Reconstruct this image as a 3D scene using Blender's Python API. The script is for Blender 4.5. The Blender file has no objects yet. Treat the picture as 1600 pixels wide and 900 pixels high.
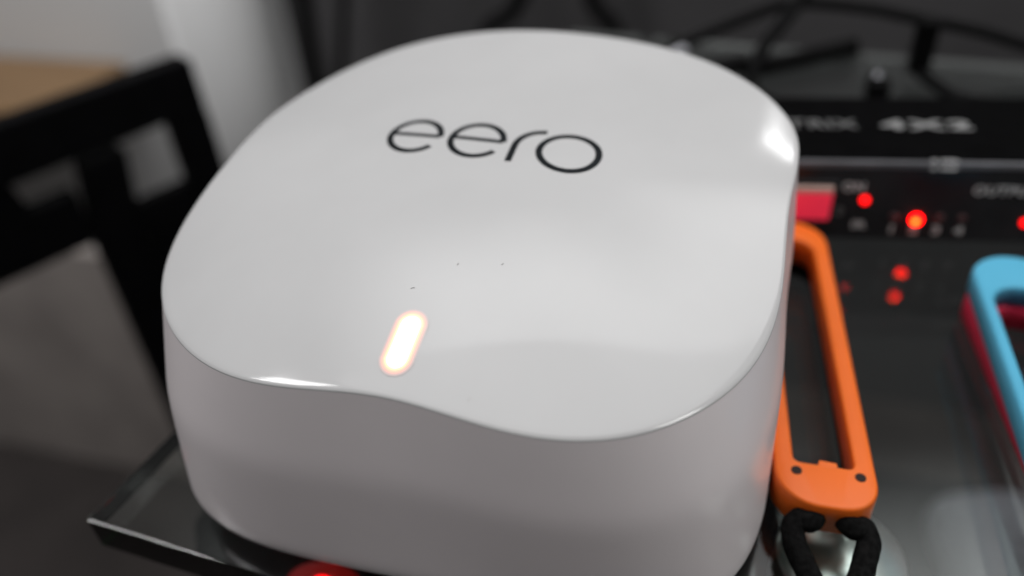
import bpy, bmesh, math, random
import numpy as np
from mathutils import Vector, Matrix
random.seed(7)
# one Blender unit = 10 cm
sc = bpy.context.scene
col = sc.collection
sc.unit_settings.scale_length = 0.1

# ------------------------------------------------------------------ camera
cam = bpy.data.cameras.new('camera'); camo = bpy.data.objects.new('camera', cam); col.objects.link(camo)
rgt = Vector((0.96562467, 0.25262814, -0.061221)); up = Vector((-0.11039203, 0.61177351, 0.78329226)); fw = Vector((-0.23533506, 0.74960802, -0.61863173))
M = Matrix((rgt, up, -fw)).transposed().to_4x4(); M.translation = Vector((0.3944, -1.1666, 1.193))
camo.matrix_world = M
cam.sensor_width = 36; cam.lens = 36 * 1307.1 / 1600
cam.clip_start = 0.02; cam.clip_end = 200
cam.dof.use_dof = True; cam.dof.focus_distance = 1.19; cam.dof.aperture_fstop = cam.lens * 0.001 / 0.041; cam.dof.aperture_blades = 0
sc.camera = camo
# ------------------------------------------------------------------ world, lamps, exposure
w = bpy.data.worlds.new('World'); sc.world = w; w.use_nodes = True
bg = w.node_tree.nodes['Background']; bg.inputs[0].default_value = (1.0, 0.975, 0.985, 1); bg.inputs[1].default_value = 0.07
sc.view_settings.view_transform = 'Standard'; sc.view_settings.look = 'None'; sc.view_settings.exposure = 0.33; sc.view_settings.gamma = 1
def area(name, loc, target, sx, sy, watts, colr=(1, 1, 1), roll=None):
    l = bpy.data.lights.new(name, 'AREA'); l.shape = 'RECTANGLE'; l.size = sx; l.size_y = sy; l.energy = watts; l.color = colr
    o = bpy.data.objects.new(name, l); col.objects.link(o)
    z = (Vector(loc) - Vector(target)).normalized()
    x = Vector(roll) if roll else Vector((0, 0, 1)).cross(z)
    x = (x - z * x.dot(z)).normalized(); y = z.cross(x)
    m = Matrix((x, y, z)).transposed().to_4x4(); m.translation = loc; o.matrix_world = m
    return o
PU = Vector((.955, .297, 0)); PV = Vector((-.297, .955, 0))
def panel(name, u0, u1, v0, v1, rad, z=5.2):
    c0 = PU * ((u0 + u1) / 2) + PV * ((v0 + v1) / 2) + Vector((0, 0, z))
    return area(name, c0, c0 - Vector((0, 0, 1)), u1 - u0, v1 - v0, rad * math.pi * (u1 - u0) * (v1 - v0), roll=PU)
U0, U1, V0, V1 = -5.5, 5.5, .45, 8.0
cp = panel('ceiling_panel', U0, U1, V0, V1, 2.5)
# graded strength shaped to soften its reflection towards the left and the far end
cp.data.use_nodes = True; N, L = cp.data.node_tree.nodes, cp.data.node_tree.links
panel('front_fill_panel', -3.0, 5.5, -2.6, .42, 1.15)  # added overhead fill for the router's front side and front of the lid
ge = N.new('ShaderNodeNewGeometry'); se = N.new('ShaderNodeSeparateXYZ'); L.new(ge.outputs['Parametric'], se.inputs[0])
def mrange(src, a, b_, c_, d, smooth=True):
    n = N.new('ShaderNodeMapRange'); n.interpolation_type = 'SMOOTHSTEP' if smooth else 'LINEAR'
    for i_, v_ in ((0, src), (1, a), (2, b_), (3, c_), (4, d)):
        if hasattr(v_, 'links'): L.new(v_, n.inputs[i_])
        else: n.inputs[i_].default_value = v_
    return n.outputs[0]
def mul(a, b_):
    n = N.new('ShaderNodeMath'); n.operation = 'MULTIPLY'; L.new(a, n.inputs[0]); L.new(b_, n.inputs[1]); return n.outputs[0]
fu = lambda q: (q - U0) / (U1 - U0)
fv = lambda q: (q - V0) / (V1 - V0)
PX, PY = se.outputs[0], se.outputs[1]
left = mrange(PX, fu(-3.8), fu(-.6), 0, 1)
vend = mrange(PX, fu(.8), fu(3.2), fv(5.0), fv(4.2))
far = mrange(PY, fv(1.2), vend, 1, 0)
L.new(mul(left, far), N['Emission'].inputs['Strength'])
area('wall_lamp_strip', (3.55, 12.0, 7.34), (0.47, 0.156, 0.48), 2.1, 0.13, 26, (1, 1, 1), roll=(0.061, -0.041, 0.049))
area('wall_fill', (-3.5, 3.0, 1.5), (-4.4, 4.2, -2.2), .35, .35, 9)  # added fill that brightens the light wall
area('right_fill', (4.4, -1.1, 2.7), (.4, 0, .2), 1.2, 1.2, 30, (1, .99, .96))  # added fill for the router's right corner and the orange strap
area('left_fill', (-6.5, -2.0, 7.5), (-4.2, 3.6, -1.0), 2.5, 2.5, 260, (1.0, 0.99, 0.99))  # added fill for the light wall and the router's left side

# ------------------------------------------------------------------ helpers
def nt(m): return m.node_tree.nodes, m.node_tree.links
def mat(name, colr, rough=0.5, spec=0.5, metal=0.0, coat=0.0, var=0.06, nscale=8.0, bump=0.0, bscale=60.0, colr2=None, emis=None, estr=0.0, sss=0.0):
    m = bpy.data.materials.new(name); m.use_nodes = True; N, L = nt(m); b = N['Principled BSDF']
    tc = N.new('ShaderNodeTexCoord'); no = N.new('ShaderNodeTexNoise'); no.inputs['Scale'].default_value = nscale; no.inputs['Detail'].default_value = 5
    L.new(tc.outputs['Object'], no.inputs['Vector'])
    r = N.new('ShaderNodeValToRGB'); c2 = colr2 or tuple(max(0, c * (1 - var)) for c in colr)
    c1 = colr if colr2 else tuple(min(1, c * (1 + var)) for c in colr)
    r.color_ramp.elements[0].position = .35; r.color_ramp.elements[1].position = .65
    r.color_ramp.elements[0].color = (*c2, 1); r.color_ramp.elements[1].color = (*c1, 1)
    L.new(no.outputs['Fac'], r.inputs[0]); L.new(r.outputs[0], b.inputs['Base Color'])
    b.inputs['Roughness'].default_value = rough; b.inputs['Metallic'].default_value = metal
    b.inputs['Specular IOR Level'].default_value = spec; b.inputs['Coat Weight'].default_value = coat
    if bump:
        n2 = N.new('ShaderNodeTexNoise'); n2.inputs['Scale'].default_value = bscale; n2.inputs['Detail'].default_value = 3; L.new(tc.outputs['Object'], n2.inputs['Vector'])
        bp = N.new('ShaderNodeBump'); bp.inputs['Strength'].default_value = bump; bp.inputs['Distance'].default_value = 0.002
        L.new(n2.outputs['Fac'], bp.inputs['Height']); L.new(bp.outputs[0], b.inputs['Normal'])
    if emis:
        b.inputs['Emission Color'].default_value = (*emis, 1); b.inputs['Emission Strength'].default_value = estr
    if sss:
        b.inputs['Subsurface Weight'].default_value = sss; b.inputs['Subsurface Radius'].default_value = (1, .8, .7); b.inputs['Subsurface Scale'].default_value = 0.02
    return m
def link(name, me, m, parent=None, smooth=False):
    o = bpy.data.objects.new(name, me); col.objects.link(o)
    if m and not me.materials: me.materials.append(m)
    if parent: o.parent = parent
    if smooth:
        for p in me.polygons: p.use_smooth = True
    return o
def frombm(name, bm, m, parent=None, smooth=False):
    bmesh.ops.recalc_face_normals(bm, faces=bm.faces)
    me = bpy.data.meshes.new(name); bm.to_mesh(me); bm.free(); return link(name, me, m, parent, smooth)
def frompy(name, v, f, m, parent=None, smooth=True):
    me = bpy.data.meshes.new(name); me.from_pydata([tuple(map(float, q)) for q in v], [], f); me.update(); return link(name, me, m, parent, smooth)
def tag(o, label=None, cat=None, group=None, kind=None):
    if label: o['label'] = label
    if cat: o['category'] = cat
    if group: o['group'] = group
    if kind: o['kind'] = kind
    return o
def empty(name, loc, label, cat, rz=0, group=None):
    o = bpy.data.objects.new(name, None); col.objects.link(o); o.location = loc; o.rotation_euler = (0, 0, rz); o.empty_display_size = .05
    return tag(o, label, cat, group)
def prism(poly, z0, z1, bev=0.0, seg=2):
    bm = bmesh.new(); vs = [bm.verts.new((x, y, z0)) for x, y in poly]; f = bm.faces.new(vs)
    r = bmesh.ops.extrude_face_region(bm, geom=[f]); bmesh.ops.translate(bm, vec=(0, 0, z1 - z0), verts=[g for g in r['geom'] if isinstance(g, bmesh.types.BMVert)])
    if bev: bmesh.ops.bevel(bm, geom=bm.edges[:], offset=bev, segments=seg, affect='EDGES', profile=.5, clamp_overlap=True)
    return bm
def box(x0, x1, y0, y1, z0, z1, bev=0.0, seg=2): return prism([(x0, y0), (x1, y0), (x1, y1), (x0, y1)], z0, z1, bev, seg)
def catmull(P, n=8):
    P = [Vector(p) for p in P]; Q = [P[0] * 2 - P[1]] + P + [P[-1] * 2 - P[-2]]; out = []
    for i in range(1, len(Q) - 2):
        for k in range(n):
            t = k / n; a, b, c, d = Q[i - 1:i + 3]
            out.append(.5 * ((2 * b) + (c - a) * t + (2 * a - 5 * b + 4 * c - d) * t * t + (3 * b - a - 3 * c + d) * t ** 3))
    out.append(P[-1]); return out
def tube(P, r, n=8, seg=14, ridges=0.0):
    C = catmull(P, n); V = []; F = []
    T = [(C[min(i + 1, len(C) - 1)] - C[max(i - 1, 0)]).normalized() for i in range(len(C))]
    N = T[0].orthogonal().normalized()
    for i, c in enumerate(C):
        N = (N - T[i] * N.dot(T[i])).normalized(); B = T[i].cross(N)
        for k in range(seg):
            a = 2 * math.pi * k / seg; rr = r * (1 + ridges * math.sin(a * 5 + i * .7))
            V.append(c + (N * math.cos(a) + B * math.sin(a)) * rr)
    for i in range(len(C) - 1):
        for k in range(seg):
            F.append((i * seg + k, i * seg + (k + 1) % seg, (i + 1) * seg + (k + 1) % seg, (i + 1) * seg + k))
    F.append(tuple(range(seg))[::-1]); F.append(tuple((len(C) - 1) * seg + k for k in range(seg)))
    return V, F
def lathe(prof, n=32):
    V = []; F = []
    for r, z in prof:
        for k in range(n): a = 2 * math.pi * k / n; V.append((r * math.cos(a), r * math.sin(a), z))
    for i in range(len(prof) - 1):
        for k in range(n): F.append((i * n + k, i * n + (k + 1) % n, (i + 1) * n + (k + 1) % n, (i + 1) * n + k))
    F.append(tuple(range(n))[::-1]); F.append(tuple((len(prof) - 1) * n + k for k in range(n)))
    return V, F

# ------------------------------------------------------------------ materials
M_gloss = mat('glossy_white_plastic', (.545, .543, .545), rough=.105, spec=.5, var=.018, nscale=5, bump=.02, bscale=18)
M_body = mat('satin_white_plastic', (.83, .775, .785), rough=.27, spec=.5, var=.02, nscale=4, bump=.05, bscale=320)
M_ink = mat('dark_grey_ink', (.004, .006, .008), rough=.5, spec=.2, var=.2, nscale=30)
M_black = mat('black_steel', (.002, .002, .0025), rough=.7, spec=.08, var=.3)
M_cable = mat('black_cable_rubber', (.002, .002, .0022), rough=.6, spec=.1, var=.3)
M_cord = mat('black_woven_cord', (.006, .006, .006), rough=.95, spec=.1, var=.5, nscale=120, bump=.9, bscale=130)
M_orange = mat('orange_plastic', (.95, .175, .016), rough=.42, spec=.4, var=.03, bump=.05, bscale=120, sss=.1)
M_hole = mat('dark_recess', (.02, .008, .006), rough=.8)
M_blue = mat('light_blue_plastic', (.09, .42, .62), rough=.45, spec=.35, var=.03, bump=.05, bscale=120)
M_pink = mat('neon_red_plastic', (.75, .03, .09), rough=.45, spec=.35, var=.03, bump=.05, bscale=120)
M_unit = mat('black_satin_casing', (.002, .002, .0022), rough=.6, spec=.02, var=.2, nscale=20, bump=.1, bscale=200)
M_unitfront = mat('black_front_panel', (.018, .018, .020), rough=.22, spec=.4, var=.2)
M_print = mat('grey_print', (.25, .25, .25), rough=.5, var=.1, nscale=60)
M_panelprint = mat('light_grey_print', (.5, .5, .5), rough=.5, var=.1, nscale=60)
M_printdim = mat('dim_grey_print', (.13, .13, .13), rough=.5, var=.3, nscale=60)
M_chamfer = mat('grey_chamfer_metal', (.11, .11, .12), rough=.45, metal=.2, var=.2, nscale=12)
M_rocker = mat('red_rocker', (.62, .03, .06), rough=.35, emis=(1, .03, .08), estr=.30)
M_rockcap = mat('pale_rocker_top', (.55, .38, .33), rough=.4)
M_ledred = mat('red_led', (.6, .004, .004), rough=.4, emis=(1, .002, .003), estr=2.5)
M_ledhalo = mat('deep_red_halo', (.25, .004, .004), rough=.4, emis=(1, .004, .002), estr=.07)
M_ledhot = mat('bright_red_led', (.6, .002, .002), rough=.4, emis=(1, .0008, .0012), estr=14.0)
M_ledcore = mat('orange_led_core', (.6, .1, .01), rough=.4, emis=(1, .06, .001), estr=14.0)
M_leddim = mat('unlit_led', (.05, .012, .014), rough=.3)
M_cap = mat('brushed_metal_cap', (.62, .66, .64), rough=.28, metal=.9, var=.1, nscale=20)
M_plug = mat('silver_plug_metal', (.4, .4, .43), rough=.35, metal=.8)
M_lightwall = mat('light_grey_paint', (.62, .62, .62), rough=.75, var=.02, nscale=.8, bump=.1, bscale=40)
M_darkwall = mat('dark_grey_wall', (.055, .053, .055), rough=.9, var=.15, nscale=.9)
M_floor = mat('brown_grey_carpet', (.045, .038, .036), rough=.95, var=.2, nscale=1.5, bump=.5, bscale=30)
M_board = mat('grey_brown_board', (.33, .295, .275), rough=.9, var=.2, nscale=1.3)
M_under = mat('black_lower_shelf', (.004, .004, .0045), rough=.8, spec=.05, var=.3, nscale=4)
M_glare = mat('pale_grey_glare', (.25, .25, .28), rough=.85, var=.05, nscale=5, bump=.4, bscale=50)
# wood
M_wood = mat('light_brown_wood', (.29, .175, .085), rough=.55, colr2=(.20, .12, .058), nscale=1.2)
N, L = nt(M_wood); mp = N.new('ShaderNodeMapping'); mp.inputs['Scale'].default_value = (.6, 7, 7)
tcn = [n for n in N if n.type == 'TEX_COORD'][0]; non = [n for n in N if n.type == 'TEX_NOISE'][0]
L.new(tcn.outputs['Object'], mp.inputs[0]); L.new(mp.outputs[0], non.inputs['Vector'])
# smudges: the gloss of the cover varies where it has been handled
N, L = nt(M_gloss); sn = N.new('ShaderNodeTexNoise'); sn.inputs['Scale'].default_value = 7; sn.inputs['Detail'].default_value = 7; sn.inputs['Roughness'].default_value = .65
sr = N.new('ShaderNodeMapRange'); sr.inputs[1].default_value = .42; sr.inputs[2].default_value = .68; sr.inputs[3].default_value = .085; sr.inputs[4].default_value = .125
stc = [n for n in N if n.type == 'TEX_COORD'][0]; L.new(stc.outputs['Object'], sn.inputs['Vector']); L.new(sn.outputs['Fac'], sr.inputs[0]); L.new(sr.outputs[0], N['Principled BSDF'].inputs['Roughness'])
# glass
M_glass = bpy.data.materials.new('green_tinted_glass'); M_glass.use_nodes = True; N, L = nt(M_glass); b = N['Principled BSDF']
b.inputs['Base Color'].default_value = (1, 1, 1, 1); b.inputs['Transmission Weight'].default_value = 1; b.inputs['Roughness'].default_value = .0; b.inputs['IOR'].default_value = 1.5
va = N.new('ShaderNodeVolumeAbsorption'); va.inputs['Color'].default_value = (.55, .85, .72, 1); va.inputs['Density'].default_value = 2.2
L.new(va.outputs[0], N['Material Output'].inputs['Volume'])
dn = N.new('ShaderNodeTexNoise'); dn.inputs['Scale'].default_value = 14; dn.inputs['Detail'].default_value = 8
dr = N.new('ShaderNodeMapRange'); dr.inputs[1].default_value = .5; dr.inputs[2].default_value = .8; dr.inputs[3].default_value = .0; dr.inputs[4].default_value = .05
L.new(dn.outputs['Fac'], dr.inputs[0]); L.new(dr.outputs[0], b.inputs['Roughness'])

# ------------------------------------------------------------------ setting
tag(frombm('floor', box(-14, 10, -6, 9, -4.7, -4.5), M_floor), kind='structure')
tag(frombm('back_wall', box(-3.145, 9, 4.7, 4.9, -4.499, 0.9), M_darkwall), kind='structure')
# light wall with a rounded corner that turns away into the dark alcove
pts = [(-14, 3.9), (-3.65, 3.9)]
for k in range(13):
    a = -math.pi / 2 + k / 12 * math.pi / 2
    pts.append((-3.65 + .5 * math.cos(a), 4.4 + .5 * math.sin(a)))
pts += [(-3.15, 6.0), (-14, 6.0)]
o = frombm('light_wall', prism(pts, -4.498, 0.9), M_lightwall)
for p in o.data.polygons: p.use_smooth = abs(p.normal.z) < .5 and p.area < 3
tag(o, kind='structure')

# glass table top
GZ = 0.0; GT = 0.076
c = Vector((-.638, -.497, 0)); ex = Vector((.996, -.088, 0)); el = Vector((.17, .985, 0))
gp = [c, c + ex * 3.3, c + ex * 3.3 + el * 2.35, c + el * 2.35]
tt = empty('glass_table', (0, 0, 0), 'glass table top with green edges under the white router', 'table')
frombm('glass_top', prism([(p.x, p.y) for p in gp], -GT, GZ, .0022, 2), M_glass, tt)
V, F = lathe([(.06, -4.4), (.06, -.20), (.095, -.19), (.105, -.175), (.105, -.09), (.098, -.0785)], 40)
for i, (x, y) in enumerate([(.645, -.255), (2.3, -.5), (2.4, 1.6), (.0, 1.15)]):
    if i == 0:
        me = bpy.data.meshes.new('leg'); me.from_pydata(V, [], F); me.update()
    lg = link('leg', me, M_cap, tt, i == 0); lg.location = (x, y, 0)
tag(frombm('lower_shelf', box(-.50, 2.5, -.42, 1.75, -2.2, -2.12, .01), M_under), 'black lower shelf board underneath the glass table top', 'shelf')

# black box with red led beneath the glass
bx = empty('media_box', (0, 0, 0), 'black box with a glowing red light under the front glass edge', 'box')
frombm('casing', prism([(-.635, -.30), (-.50, -.50), (.42, -.56), (.44, .2), (-.6, .3)], -.62, -.30, .015), M_unit, bx)
lo = frompy('indicator_light', *lathe([(.001, -.299), (.056, -.299), (.053, -.294), (.035, -.289), (.001, -.287)], 24), M_ledhalo, bx); lo.location = (-.285, -.386, 0); lo.scale = (1.5, 1, 1); lo.rotation_euler = (0, 0, -.1)  # wide dim disc glows as a painted halo round the core
lo2 = frompy('glowing_core', *lathe([(.001, -.290), (.018, -.290), (.015, -.281), (.001, -.277)], 16), M_ledred, lo)

# ------------------------------------------------------------------ router
A_, B_ = .497, .485
p = {'n': 3.0717, 'h0': 0.4512, 'c2': -0.0108, 's2': 0.0068, 'c4': 0.0157, 'zc': 0.5113, 'pw': 2.3436, 'ds': 1.0402, 'c1': -0.002, 's1': 0.064, 's4': 0.0015, 'c3': 0.0003, 's3': 0.0097, 'ly': 1.0075, 'q8': -0.0103, 'q2': 0.0031, 'q4': 0.015, 'h6': 0.0029, 'h8': 0.0024, 'nb': 4.4182}
def kk(phi): return 1 + p['q8'] * math.cos(8 * phi) + p['q2'] * math.sin(2 * phi) + p['q4'] * math.sin(4 * phi)
def rho(phi, n): return (abs(math.cos(phi)) ** n + abs(math.sin(phi)) ** n) ** (-1 / n)
def zedge(phi):
    return p['h0'] + sum(p['c%d' % m] * math.cos(m * phi) + p['s%d' % m] * math.sin(m * phi) for m in (1, 2, 3, 4)) + p['h6'] * math.cos(6 * phi) + p['h8'] * math.cos(8 * phi)
def ztop(x, y):
    X, Y = x / A_, y / (B_ * p['ly']); phi = math.atan2(Y, X)
    return p['zc'] + (zedge(phi) - p['zc']) * (math.hypot(X, Y) / (rho(phi, p['n']) * kk(phi))) ** p['pw']
def ring(phi, s, n, kf=1.0):
    q = rho(phi, n) * (1 + (kk(phi) - 1) * kf) * s
    return q * math.cos(phi) * A_, q * math.sin(phi) * B_ * p['ly']
rt = empty('wifi_router', (0, 0, 0), 'white rounded square wifi router with glossy domed top on the glass table', 'router')
NA = 288
V = [(0, 0, p['zc'])]; F = []
rs = [(i / 44) for i in range(1, 44)] + [.990]
for r in rs:
    for k in range(NA):
        f = 2 * math.pi * k / NA; x, y = ring(f, r, p['n']); V.append((x, y, p['zc'] + (zedge(f) - p['zc']) * r ** p['pw']))
# small rounded lip
for (ds, dz) in ((.9985, -.0024), (.9997, -.0034), (1.0, -.0060)):
    for k in range(NA):
        f = 2 * math.pi * k / NA; x, y = ring(f, ds, p['n']); V.append((x, y, zedge(f) + dz + .002))
for k in range(NA): F.append((0, 1 + k, 1 + (k + 1) % NA))
nr = len(rs) + 3
for i in range(nr - 1):
    for k in range(NA):
        a = 1 + i * NA; F.append((a + k, a + NA + k, a + NA + (k + 1) % NA, a + (k + 1) % NA))
frompy('top_cover', V, F, M_gloss, rt)
V = []; F = []
lev = [(1.0, 0, -.0085), (1.0, 0, -.011)]
prof = []
nz = 16
for k in range(NA):
    f = 2 * math.pi * k / NA; colv = []
    zt = zedge(f) - .0036
    for j in range(nz + 1):
        t = j / nz; z = zt * (1 - t) + .060 * t
        x0, y0 = ring(f, 1.0, p['n']); x1, y1 = ring(f, p['ds'], p['nb'], 0)
        nl = p['n'] + (p['nb'] - p['n']) * t
        s = t / .43 if t < .36 else 1 - .163 * max(0, 1 - (t - .36) / .14) ** 2
        s = .9 * s + .1 * t; x_r, y_r = ring(f, 1 + (p['ds'] - 1) * s, nl, 1 - t); colv.append((x_r, y_r, z))
    for j in range(1, 9):
        a = j / 8 * math.pi / 2; q = 1 - .055 * (1 - math.cos(a)); zz = .060 - .050 * math.sin(a)
        colv.append((colv[nz][0] * q, colv[nz][1] * q, zz))
    colv.append((colv[nz][0] * .85, colv[nz][1] * .85, .010))
    prof.append(colv)
m_ = len(prof[0])
V = [v for c_ in prof for v in c_]
for k in range(NA):
    for j in range(m_ - 1):
        a = k * m_ + j; b2 = ((k + 1) % NA) * m_ + j; F.append((a, a + 1, b2 + 1, b2))
F.append(tuple(k * m_ + m_ - 1 for k in range(NA)))
frompy('body', V, F, M_body, rt)
V, F = lathe([(.36, .0004), (.37, .003), (.37, .0102)], 64); frompy('foot_pad', V, F, M_cable, rt)

# logo strokes laid on the domed cover: text axis slightly turned
UO = Vector((0, 0)); 
def on_top(x, y, h=.0008): return (x, y, ztop(x, y) + h)
def ribbon(name, cl, wd, m, parent, h=.0010, th=.0009):
    V = []; F = []; n = len(cl)
    for i in range(n):
        a = Vector(cl[max(i - 1, 0)]); b3 = Vector(cl[min(i + 1, n - 1)]); t = (b3 - a).normalized(); nn = Vector((-t.y, t.x))
        c3 = Vector(cl[i])
        for s, hh in ((-1, h - th), (-1, h), (1, h), (1, h - th)):
            q = c3 + nn * s * wd / 2; V.append(on_top(q.x, q.y, hh))
    for i in range(n - 1):
        a = i * 4
        for k in range(4): F.append((a + k, a + (k + 1) % 4, a + 4 + (k + 1) % 4, a + 4 + k))
    F.append((0, 1, 2, 3)); e = (n - 1) * 4; F.append((e + 3, e + 2, e + 1, e))
    return V, F
ux = Vector((.997, -.075)); uy = Vector((-.025, .9997))
def T(o, x, y): return tuple(Vector(o) + ux * x + uy * y)
def join(parts):
    V = []; F = []
    for v, f in parts:
        n = len(V); V += v; F += [tuple(i + n for i in q) for q in f]
    return V, F
SW = .0110
def letter_e(o, rx, ry):
    yb = .06 * ry
    a0 = math.asin(.06)
    arc = [T(o, rx * math.cos(a), ry * math.sin(a)) for a in [a0 + (2 * math.pi - a0 - .62) * i / 60 for i in range(61)]]
    bar = [T(o, -rx + rx * 2 * i / 12 * .999, yb) for i in range(13)]
    return join([ribbon('', arc, SW, None, None), ribbon('', bar, SW * .9, None, None, h=.00085)])
lg = empty('logo', (0, 0, 0), None, None); lg.parent = rt
for (o_, rx, ry) in (((-.1405, .047), .0455, .053), ((-.0270, .0425), .0465, .0535)):
    V, F = letter_e(o_, rx, ry); frompy('letter_e', V, F, M_ink, lg, False)
stem = [T((.043, -.018), 0, .100 * i / 10) for i in range(6)]
arc = [T((.043, -.018), .046 - .046 * math.cos(a) , .052 + .0545 * math.sin(a)) for a in [math.pi / 2 * i / 16 for i in range(17)]]
V, F = ribbon('', stem + arc[1:], SW, None, None); frompy('letter_r', V, F, M_ink, lg, False)
oc = (.136, .0255); V, F = ribbon('', [T(oc, .0505 * math.cos(a), .0535 * math.sin(a)) for a in [2 * math.pi * i / 72 for i in range(73)]], SW, None, None)
frompy('letter_o', V, F, M_ink, lg, False)

# status light: a slot of light, its orange halo painted into the emission ramp
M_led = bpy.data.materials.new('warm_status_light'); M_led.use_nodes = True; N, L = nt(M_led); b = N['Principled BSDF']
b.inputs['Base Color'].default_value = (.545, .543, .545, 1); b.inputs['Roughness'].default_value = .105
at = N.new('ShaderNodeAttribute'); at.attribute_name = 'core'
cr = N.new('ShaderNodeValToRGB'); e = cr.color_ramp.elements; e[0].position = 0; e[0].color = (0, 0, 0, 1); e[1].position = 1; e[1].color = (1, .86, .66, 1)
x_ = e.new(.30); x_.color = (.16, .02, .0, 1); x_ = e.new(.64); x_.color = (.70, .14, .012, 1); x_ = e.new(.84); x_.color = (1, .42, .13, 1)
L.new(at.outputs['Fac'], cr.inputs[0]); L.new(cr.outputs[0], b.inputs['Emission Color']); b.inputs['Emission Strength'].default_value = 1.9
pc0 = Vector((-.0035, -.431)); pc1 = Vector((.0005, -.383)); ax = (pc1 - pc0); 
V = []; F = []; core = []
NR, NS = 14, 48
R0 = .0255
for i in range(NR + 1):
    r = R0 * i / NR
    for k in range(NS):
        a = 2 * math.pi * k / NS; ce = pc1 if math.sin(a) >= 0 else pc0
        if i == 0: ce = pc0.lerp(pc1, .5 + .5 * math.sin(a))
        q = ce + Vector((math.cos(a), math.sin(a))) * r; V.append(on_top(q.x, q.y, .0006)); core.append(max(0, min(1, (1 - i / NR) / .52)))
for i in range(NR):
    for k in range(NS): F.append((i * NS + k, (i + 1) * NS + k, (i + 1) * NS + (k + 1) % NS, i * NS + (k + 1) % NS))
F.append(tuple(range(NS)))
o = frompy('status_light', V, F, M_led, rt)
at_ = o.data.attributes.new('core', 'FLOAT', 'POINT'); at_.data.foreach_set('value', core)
# stray dust fibres
M_dust = mat('dust', (.42, .41, .40), rough=.9)
for i, (x, y, a, l) in enumerate([(.036, -.275, 1.4, .004), (.098, -.262, 1.0, .003), (-.018, -.325, .3, .006), (.105, -.47, 1.2, .005), (-.29, .08, .2, .004)]):
    P = [(x, y, ztop(x, y) + .0008), (x + l * .5 * math.cos(a), y + l * .5 * math.sin(a) + .001, ztop(x, y) + .0009), (x + l * math.cos(a), y + l * math.sin(a), ztop(x + l * math.cos(a), y + l * math.sin(a)) + .0008)]
    V, F = tube(P, .0004, 3, 5); frompy('dust_fibre', V, F, M_dust, rt)

# ------------------------------------------------------------------ wrist straps for controllers (long rings)
def rring(cx, y0, y1, hw, wl, z0, z1, lean, inner_y0, inner_y1, bev=.012):
    """plate with long slot; y0 front y1 back; returns bmesh"""
    def outl(hw_, a0, a1, rf, rb, n=10):
        o = []
        for (sx, cy, rr, st) in ((1, a0 + rf, rf, -math.pi / 2), (1, a1 - rb, rb, 0), (-1, a1 - rb, rb, math.pi / 2), (-1, a0 + rf, rf, math.pi)):
            for k in range(n + 1):
                a = st + k / n * math.pi / 2; xx = sx * (hw_ - rr) + rr * math.cos(a); yy = cy + rr * math.sin(a); o.append((cx + xx + lean * (yy - y0), yy))
        return o
    O = outl(hw, y0, y1, hw * .80, hw * .95); I = outl(hw - wl, inner_y0, inner_y1, .012, (hw - wl) * .9)
    n = len(O); bm = bmesh.new()
    R = []
    for (L_, z, off) in ((O, z0, 0), (O, z1 - bev, 0), (O, z1, 1), (I, z1, 1), (I, z1 - bev, 0), (I, z0, 0)):
        row = []
        cxm = sum(q[0] for q in L_) / n; 
        for i, q in enumerate(L_):
            a = Vector(L_[i - 1]); b4 = Vector(L_[(i + 1) % n]); t = (b4 - a)
            t = t.normalized() if t.length > 1e-6 else Vector((0, 1)); nn = Vector((t.y, -t.x))
            s = (-bev * .7 if L_ is O else bev * .5) if off else 0
            row.append(bm.verts.new((q[0] + nn.x * s, q[1] + nn.y * s, z)))
        R.append(row)
    for j in range(6):
        a, b5 = R[j], R[(j + 1) % 6]
        for i in range(n): bm.faces.new((a[i], a[(i + 1) % n], b5[(i + 1) % n], b5[i]))
    return bm
ws = empty('wrist_strap', (0, 0, 0), 'orange plastic controller wrist strap with black cord beside the router', 'strap')
ob = frombm('frame', rring(.6030, -.282, .510, .0790, .032, .038, .10, -.088, -.198, .440, .007), M_orange, ws, True)
ob.modifiers.new('w', 'WEIGHTED_NORMAL')
frombm('rail', rring(.6030, -.235, .490, .0660, .016, .0, .037, -.088, -.20, .440, .004), M_cable, ws, True)
frombm('notch', prism([(.585, -.203), (.617, -.205), (.615, -.192), (.588, -.190)], .085, .1005, .002), M_orange, ws)
V, F = lathe([(.001, .1003), (.0085, .1003), (.0085, .1010), (.001, .1010)], 20)
me = None
for x, y in ((.5525, -.219), (.650, -.2145)):
    if me is None: me = bpy.data.meshes.new('screw_hole'); me.from_pydata(V, [], F); me.update()
    h = link('screw_hole', me, M_hole, ws); h.location = (x, y, 0)
V, F = tube([(.592, -.250, .064), (.580, -.284, .064), (.561, -.286, .062), (.553, -.303, .052), (.566, -.338, .038), (.594, -.388, .022), (.6035, -.46, .020), (.604, -.58, .020), (.604, -.66, -.02), (.604, -.72, -.4)], .0185, 8, 16, .05)
frompy('cord', V, F, M_cord, ws)
V, F = tube([(.622, -.250, .064), (.638, -.284, .064), (.657, -.284, .062), (.665, -.300, .052), (.658, -.338, .038), (.642, -.388, .022), (.640, -.46, .020), (.6405, -.58, .020), (.6405, -.66, -.02), (.6405, -.72, -.4)], .0185, 8, 16, .05)
frompy('cord', V, F, M_cord, ws)

s2 = empty('wrist_strap', (0, 0, 0), 'light blue plastic wrist strap at the right, lying on a red one', 'strap')
frombm('frame', rring(1.010, -.30, .435, .085, .024, .062, .110, -.045, -.25, .33, .008), M_blue, s2, True).modifiers.new('w', 'WEIGHTED_NORMAL')
s3 = empty('wrist_strap', (0, 0, 0), 'red plastic wrist strap mostly hidden under the light blue one', 'strap')
frombm('frame', rring(1.056, -.31, .43, .088, .030, .0, .060, -.105, -.25, .33), M_pink, s3, True).modifiers.new('w', 'WEIGHTED_NORMAL')

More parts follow.
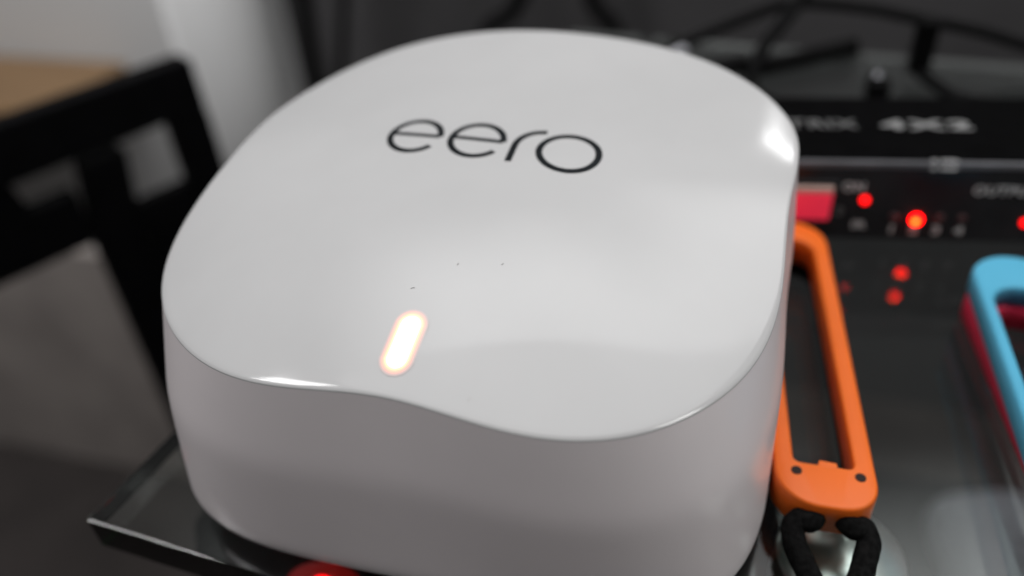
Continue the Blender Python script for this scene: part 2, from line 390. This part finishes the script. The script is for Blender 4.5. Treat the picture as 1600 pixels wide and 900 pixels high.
# ------------------------------------------------------------------ black switch unit with red lights
ang = math.atan2(.12, 1)
un = empty('av_switch', (.83476, .60474, 0), 'black video switch box with red lights behind the orange strap', 'switch box', rz=ang)
frombm('casing', box(-.75, .85, .004, .33, .012, .218, .008, 3), M_unit, un)
frombm('front_panel', box(-.745, .845, -.006, .003, .018, .206, .003, 2), M_unitfront, un)
frombm('edge_strip', box(-.748, .848, -.0055, .006, .2065, .2225, .003, 2), M_chamfer, un)
def text(name, s, size, loc, rot, m, parent, shear=0, ext=.0006, bold=0, sx=1.0):
    cu = bpy.data.curves.new(name, 'FONT'); cu.body = s; cu.size = size; cu.extrude = ext; cu.shear = shear; cu.offset = bold; cu.space_character = 1.22 if s == '4X2' else 1.08
    o = bpy.data.objects.new(name, cu); col.objects.link(o); dg = bpy.context.evaluated_depsgraph_get()
    me = bpy.data.meshes.new_from_object(o.evaluated_get(dg)); bpy.data.objects.remove(o)
    t = link(name, me, m, parent); t.location = loc; t.rotation_euler = rot; t.scale = (sx, 1, 1); return t
text('title_print', 'HDMI', .055, (-.66, .162, .2190), (0, 0, 0), M_printdim, un, bold=.001, sx=1.26)
text('title_print', 'MATRIX', .055, (-.405, .162, .2190), (0, 0, 0), M_printdim, un, bold=.001, sx=1.26)
text('model_print', '4X2', .056, (-.085, .160, .2190), (0, 0, 0), M_print, un, bold=.002, sx=1.85)
text('badge_print', 'HD', .028, (-.012, .0, .2195), (math.radians(60), 0, 0), M_panelprint, un, bold=.002, sx=1.4).location = (-.015, -.0065, .2085)
text('output_print', 'OUTPUT', .032, (.085, -.0075, .146), (math.pi / 2, 0, 0), M_panelprint, un, bold=.0006)
text('output_print', 'B', .032, (.205, -.0075, .146), (math.pi / 2, 0, 0), M_panelprint, un, bold=.0006)
text('input_print', 'IR', .026, (-.155, -.0075, .050), (math.pi / 2, 0, 0), M_panelprint, un, bold=.0012, sx=1.3)
rk = frombm('rocker_switch', box(-.335, -.195, -.016, -.0065, .070, .178, .003), M_unitfront, un)
frombm('rocker', box(-.325, -.213, -.030, -.0165, .082, .152, .004), M_rocker, rk)
frombm('rocker_top', box(-.325, -.213, -.028, -.0165, .153, .168, .003), M_rockcap, rk)
text('power_print', 'ON', .030, (-.192, -.0075, .150), (math.pi / 2, 0, 0), M_panelprint, un, bold=.0012)
text('power_print', '0', .030, (-.195, -.0075, .085), (math.pi / 2, 0, 0), M_printdim, un, bold=.0012)
led = bpy.data.meshes.new('led'); V, F = lathe([(.0155, 0), (.0155, .006), (.013, .011), (.007, .0145), (.001, .0155)], 20); led.from_pydata(V, [], F); led.update()
for pp in led.polygons: pp.use_smooth = True
def put_led(x, z, m, sc_=1.0):
    o = bpy.data.objects.new('indicator_light', led.copy()); o.data.materials.append(m); col.objects.link(o); o.parent = un; o.location = (x, -.0062, z); o.rotation_euler = (math.pi / 2, 0, 0); o.scale = (sc_,) * 3; return o
put_led(-.138, .126, M_ledred, .62); hl = put_led(-.017, .077, M_ledhot, .80); hc = put_led(0, 0, M_ledcore, .55); hc.name = 'glowing_core'; hc.parent = hl; hc.rotation_euler = (0, 0, 0); hc.location = (-.003, 0, .0085); put_led(.215, .075, M_ledred, .62)
for x in (-.066, .033, .080): put_led(x, .083, M_leddim, .62)
for i, x in enumerate((-.074, -.026, .023, .072)): text('channel_print', str(i + 1), .030, (x, -.0075, .039), (math.pi / 2, 0, 0), M_panelprint, un, bold=.0012, sx=1.2)
ftm = None
for x, y in ((-.7, .05), (.8, .05), (.8, .29), (-.7, .29)):
    if ftm is None:
        ftm = bpy.data.meshes.new('foot'); V, F = lathe([(.022, .0003), (.024, .003), (.024, .0119)], 16); ftm.from_pydata(V, [], F); ftm.update()
    f = link('foot', ftm, M_cable, un); f.location = (x, y, 0)

# ------------------------------------------------------------------ cables behind
def cable(name, P, r, label, group=None, cat='cable', parent=None, m=None):
    V, F = tube(P, r, 10, 12); o = frompy(name, V, F, m or M_cable, parent)
    if label: tag(o, label, cat, group)
    return o
cable('cable', [(.02, 1.75, -.1), (.18, 1.6, .045), (.42, 1.6, .165), (.55, 1.6, .205), (.75, 1.6, .195), (.92, 1.6, .165), (1.10, 1.62, .125), (1.3, 1.62, .07), (1.7, 1.5, .02)], .018, 'thin black cable arching high behind the switch box')
cable('cable', [(.75, 1.9, .5), (.55, 1.6, .215), (.45, 1.45, .10), (.44, 1.25, .055), (.60, 1.18, .035), (.80, 1.12, .03), (1.0, 1.06, .03), (1.3, 1.02, .03), (1.7, 1.0, .03)], .022, 'black cable bending low along the back of the switch box')
cable('cable', [(.10, 1.25, .03), (.26, 1.35, .06), (.38, 1.42, .07), (.46, 1.50, .03), (.75, 1.70, .03)], .030, 'thick black cable lying beside the router top')
pg = empty('plug', (.925, 1.52, .0), 'black upright plug standing on the glass at the back', 'plug')
frombm('plug_body', box(-.032, .032, -.03, .03, .03, .20, .01), M_cable, pg)
V, F = tube([(0, 0, .04), (.03, -.06, .03), (.10, -.16, .024), (.25, -.2, .024)], .02, 8, 10); frompy('lead', V, F, M_cable, pg)
pg2 = empty('plug', (.80, 1.38, .0), 'small black plug with silver tip lying on the glass', 'plug')
frombm('plug_body', box(-.035, .035, -.03, .03, .004, .06, .01), M_cable, pg2)
V, F = lathe([(.010, 0), (.012, .02), (.010, .045), (.004, .05)], 12); t_ = frompy('plug_tip', V, F, M_plug, pg2); t_.location = (0, .028, .04); t_.rotation_euler = (-1.2, 0, 0)
pg3 = empty('plug', (.155, 1.52, .045), 'silver plug tip just behind the router', 'plug')
V, F = lathe([(.012, 0), (.016, .02), (.016, .06), (.008, .07)], 12); t_ = frompy('plug_tip', V, F, M_plug, pg3); t_.rotation_euler = (0, 1.3, .4)
cable('cable', [(-2.55, 4.2, .9), (-2.62, 4.2, -.4), (-2.68, 4.2, -.9), (-2.70, 4.2, -1.6), (-2.6, 4.3, -3), (-2.3, 4.3, -4.4)], .055, 'thick black cable hanging at the edge of the light wall')
cable('cable', [(-2.25, 4.3, .9), (-2.36, 4.3, -.5), (-2.48, 4.3, -1.1), (-2.62, 4.3, -1.8), (-2.6, 4.4, -3), (-2.4, 4.4, -4.4)], .035, 'thinner black cable hanging right of the thick one')
cable('cable', [(-.75, 4.2, .2), (-1.08, 4.2, -.75), (-1.35, 4.2, -1.02), (-1.8, 4.3, -1.9), (-1.9, 4.3, -4.4)], .055, 'black cable slanting down to the left behind the router')
cable('cable', [(-.8, 4.3, .2), (-.62, 4.3, -.74), (-.46, 4.3, -.98), (-.2, 4.3, -1.7), (-.1, 4.3, -4.4)], .055, 'black cable slanting down to the right behind the router')

# ------------------------------------------------------------------ black rack at left
fr = empty('steel_rack', (-1.91709, 1.77529, 0), 'black steel rack standing at the left of the glass table', 'rack', rz=math.atan2(.866, .5))
def bar(name, poly, y0, y1, parent):
    bm = bmesh.new(); v = [bm.verts.new((x, y0, z)) for x, z in poly]; f = bm.faces.new(v)
    r = bmesh.ops.extrude_face_region(bm, geom=[f]); bmesh.ops.translate(bm, vec=(0, y1 - y0, 0), verts=[g for g in r['geom'] if isinstance(g, bmesh.types.BMVert)])
    bmesh.ops.bevel(bm, geom=bm.edges[:], offset=.008, segments=2, affect='EDGES'); return frombm(name, bm, M_black, parent)
bar('top_rail', [(-1.5, -.415), (-1.5, -.172), (.025, -.182), (.03, -.415)], .0, .12, fr)
bar('post', [(-.14, -4.49), (-.14, -.416), (.032, -.416), (.04, -4.49)], .0, .12, fr)
bar('post', [(-.66, -4.49), (-.62, -.80), (-.56, -.458), (-.365, -.458), (-.44, -.96), (-.44, -4.49)], .003, .117, fr)
bar('lower_rail', [(-1.5, -.80), (-1.5, -.555), (-.615, -.555), (-.64, -.80)], .006, .11, fr)
bar('side_plate', [(-.438, -4.4), (-.438, -.97), (-.41, -.97), (-.39, -.73), (-.142, -.73), (-.142, -4.4)], .02, .1, fr)
bar('rail_hanger', [(-.80, -.554), (-.83, -.42), (-1.5, -.42), (-1.5, -.554)], .02, .1, fr)

# brown-grey board low behind the rack
pb = frombm('backing_board', box(-7.5, -1.7, 2.6, 2.68, -4.49, -2.05, .01), M_board)
tag(pb, 'large grey brown board standing low behind the black rack', 'board')
# wooden board behind
wd = empty('wooden_board', (-4.05, 3.0, -1.18), 'light brown wooden board behind the black rack', 'board')
frombm('board', box(-5, -.02, 0, .85, -.30, .0, .03), M_wood, wd)
# floor oddments
for i, (x, y) in enumerate([(-3.0, 1.25), (-2.1, .25)]):
    V, F = tube([(x, y, -4.42), (x + .15, y + .1, -4.36), (x + .32, y + .05, -4.40), (x + .42, y - .15, -4.43)], .07, 6, 10)
    tag(frompy('power_adapter', V, F, M_cable), ['dark blurred adapter on the floor below the rack', 'dark blurred adapter on the floor near the table corner'][i], 'adapter')
# pale pad added under the glass to stand for a bright reflection
V = []; F = []
n1, n2 = 28, 14
for j in range(n2 + 1):
    th = -math.pi / 2 + math.pi * j / n2
    for i in range(n1):
        f = 2 * math.pi * i / n1; c1 = math.copysign(abs(math.cos(f)) ** .6, math.cos(f)); s1 = math.copysign(abs(math.sin(f)) ** .6, math.sin(f))
        ct = math.cos(th) ** .7 if j not in (0, n2) else 0.0
        V.append((.27 * c1 * ct, .36 * s1 * ct, .16 * math.sin(th) * (1 + .08 * math.sin(3 * f))))
for j in range(n2):
    for i in range(n1): F.append((j * n1 + i, j * n1 + (i + 1) % n1, (j + 1) * n1 + (i + 1) % n1, (j + 1) * n1 + i))
o = frompy('glare_pad', V, F, M_glare); o.location = (1.68, 1.20, -1.96); o.rotation_euler = (0, 0, .3)
tag(o, 'pale grey pad added for the bright reflection in the glass at the right', 'glare_pad')
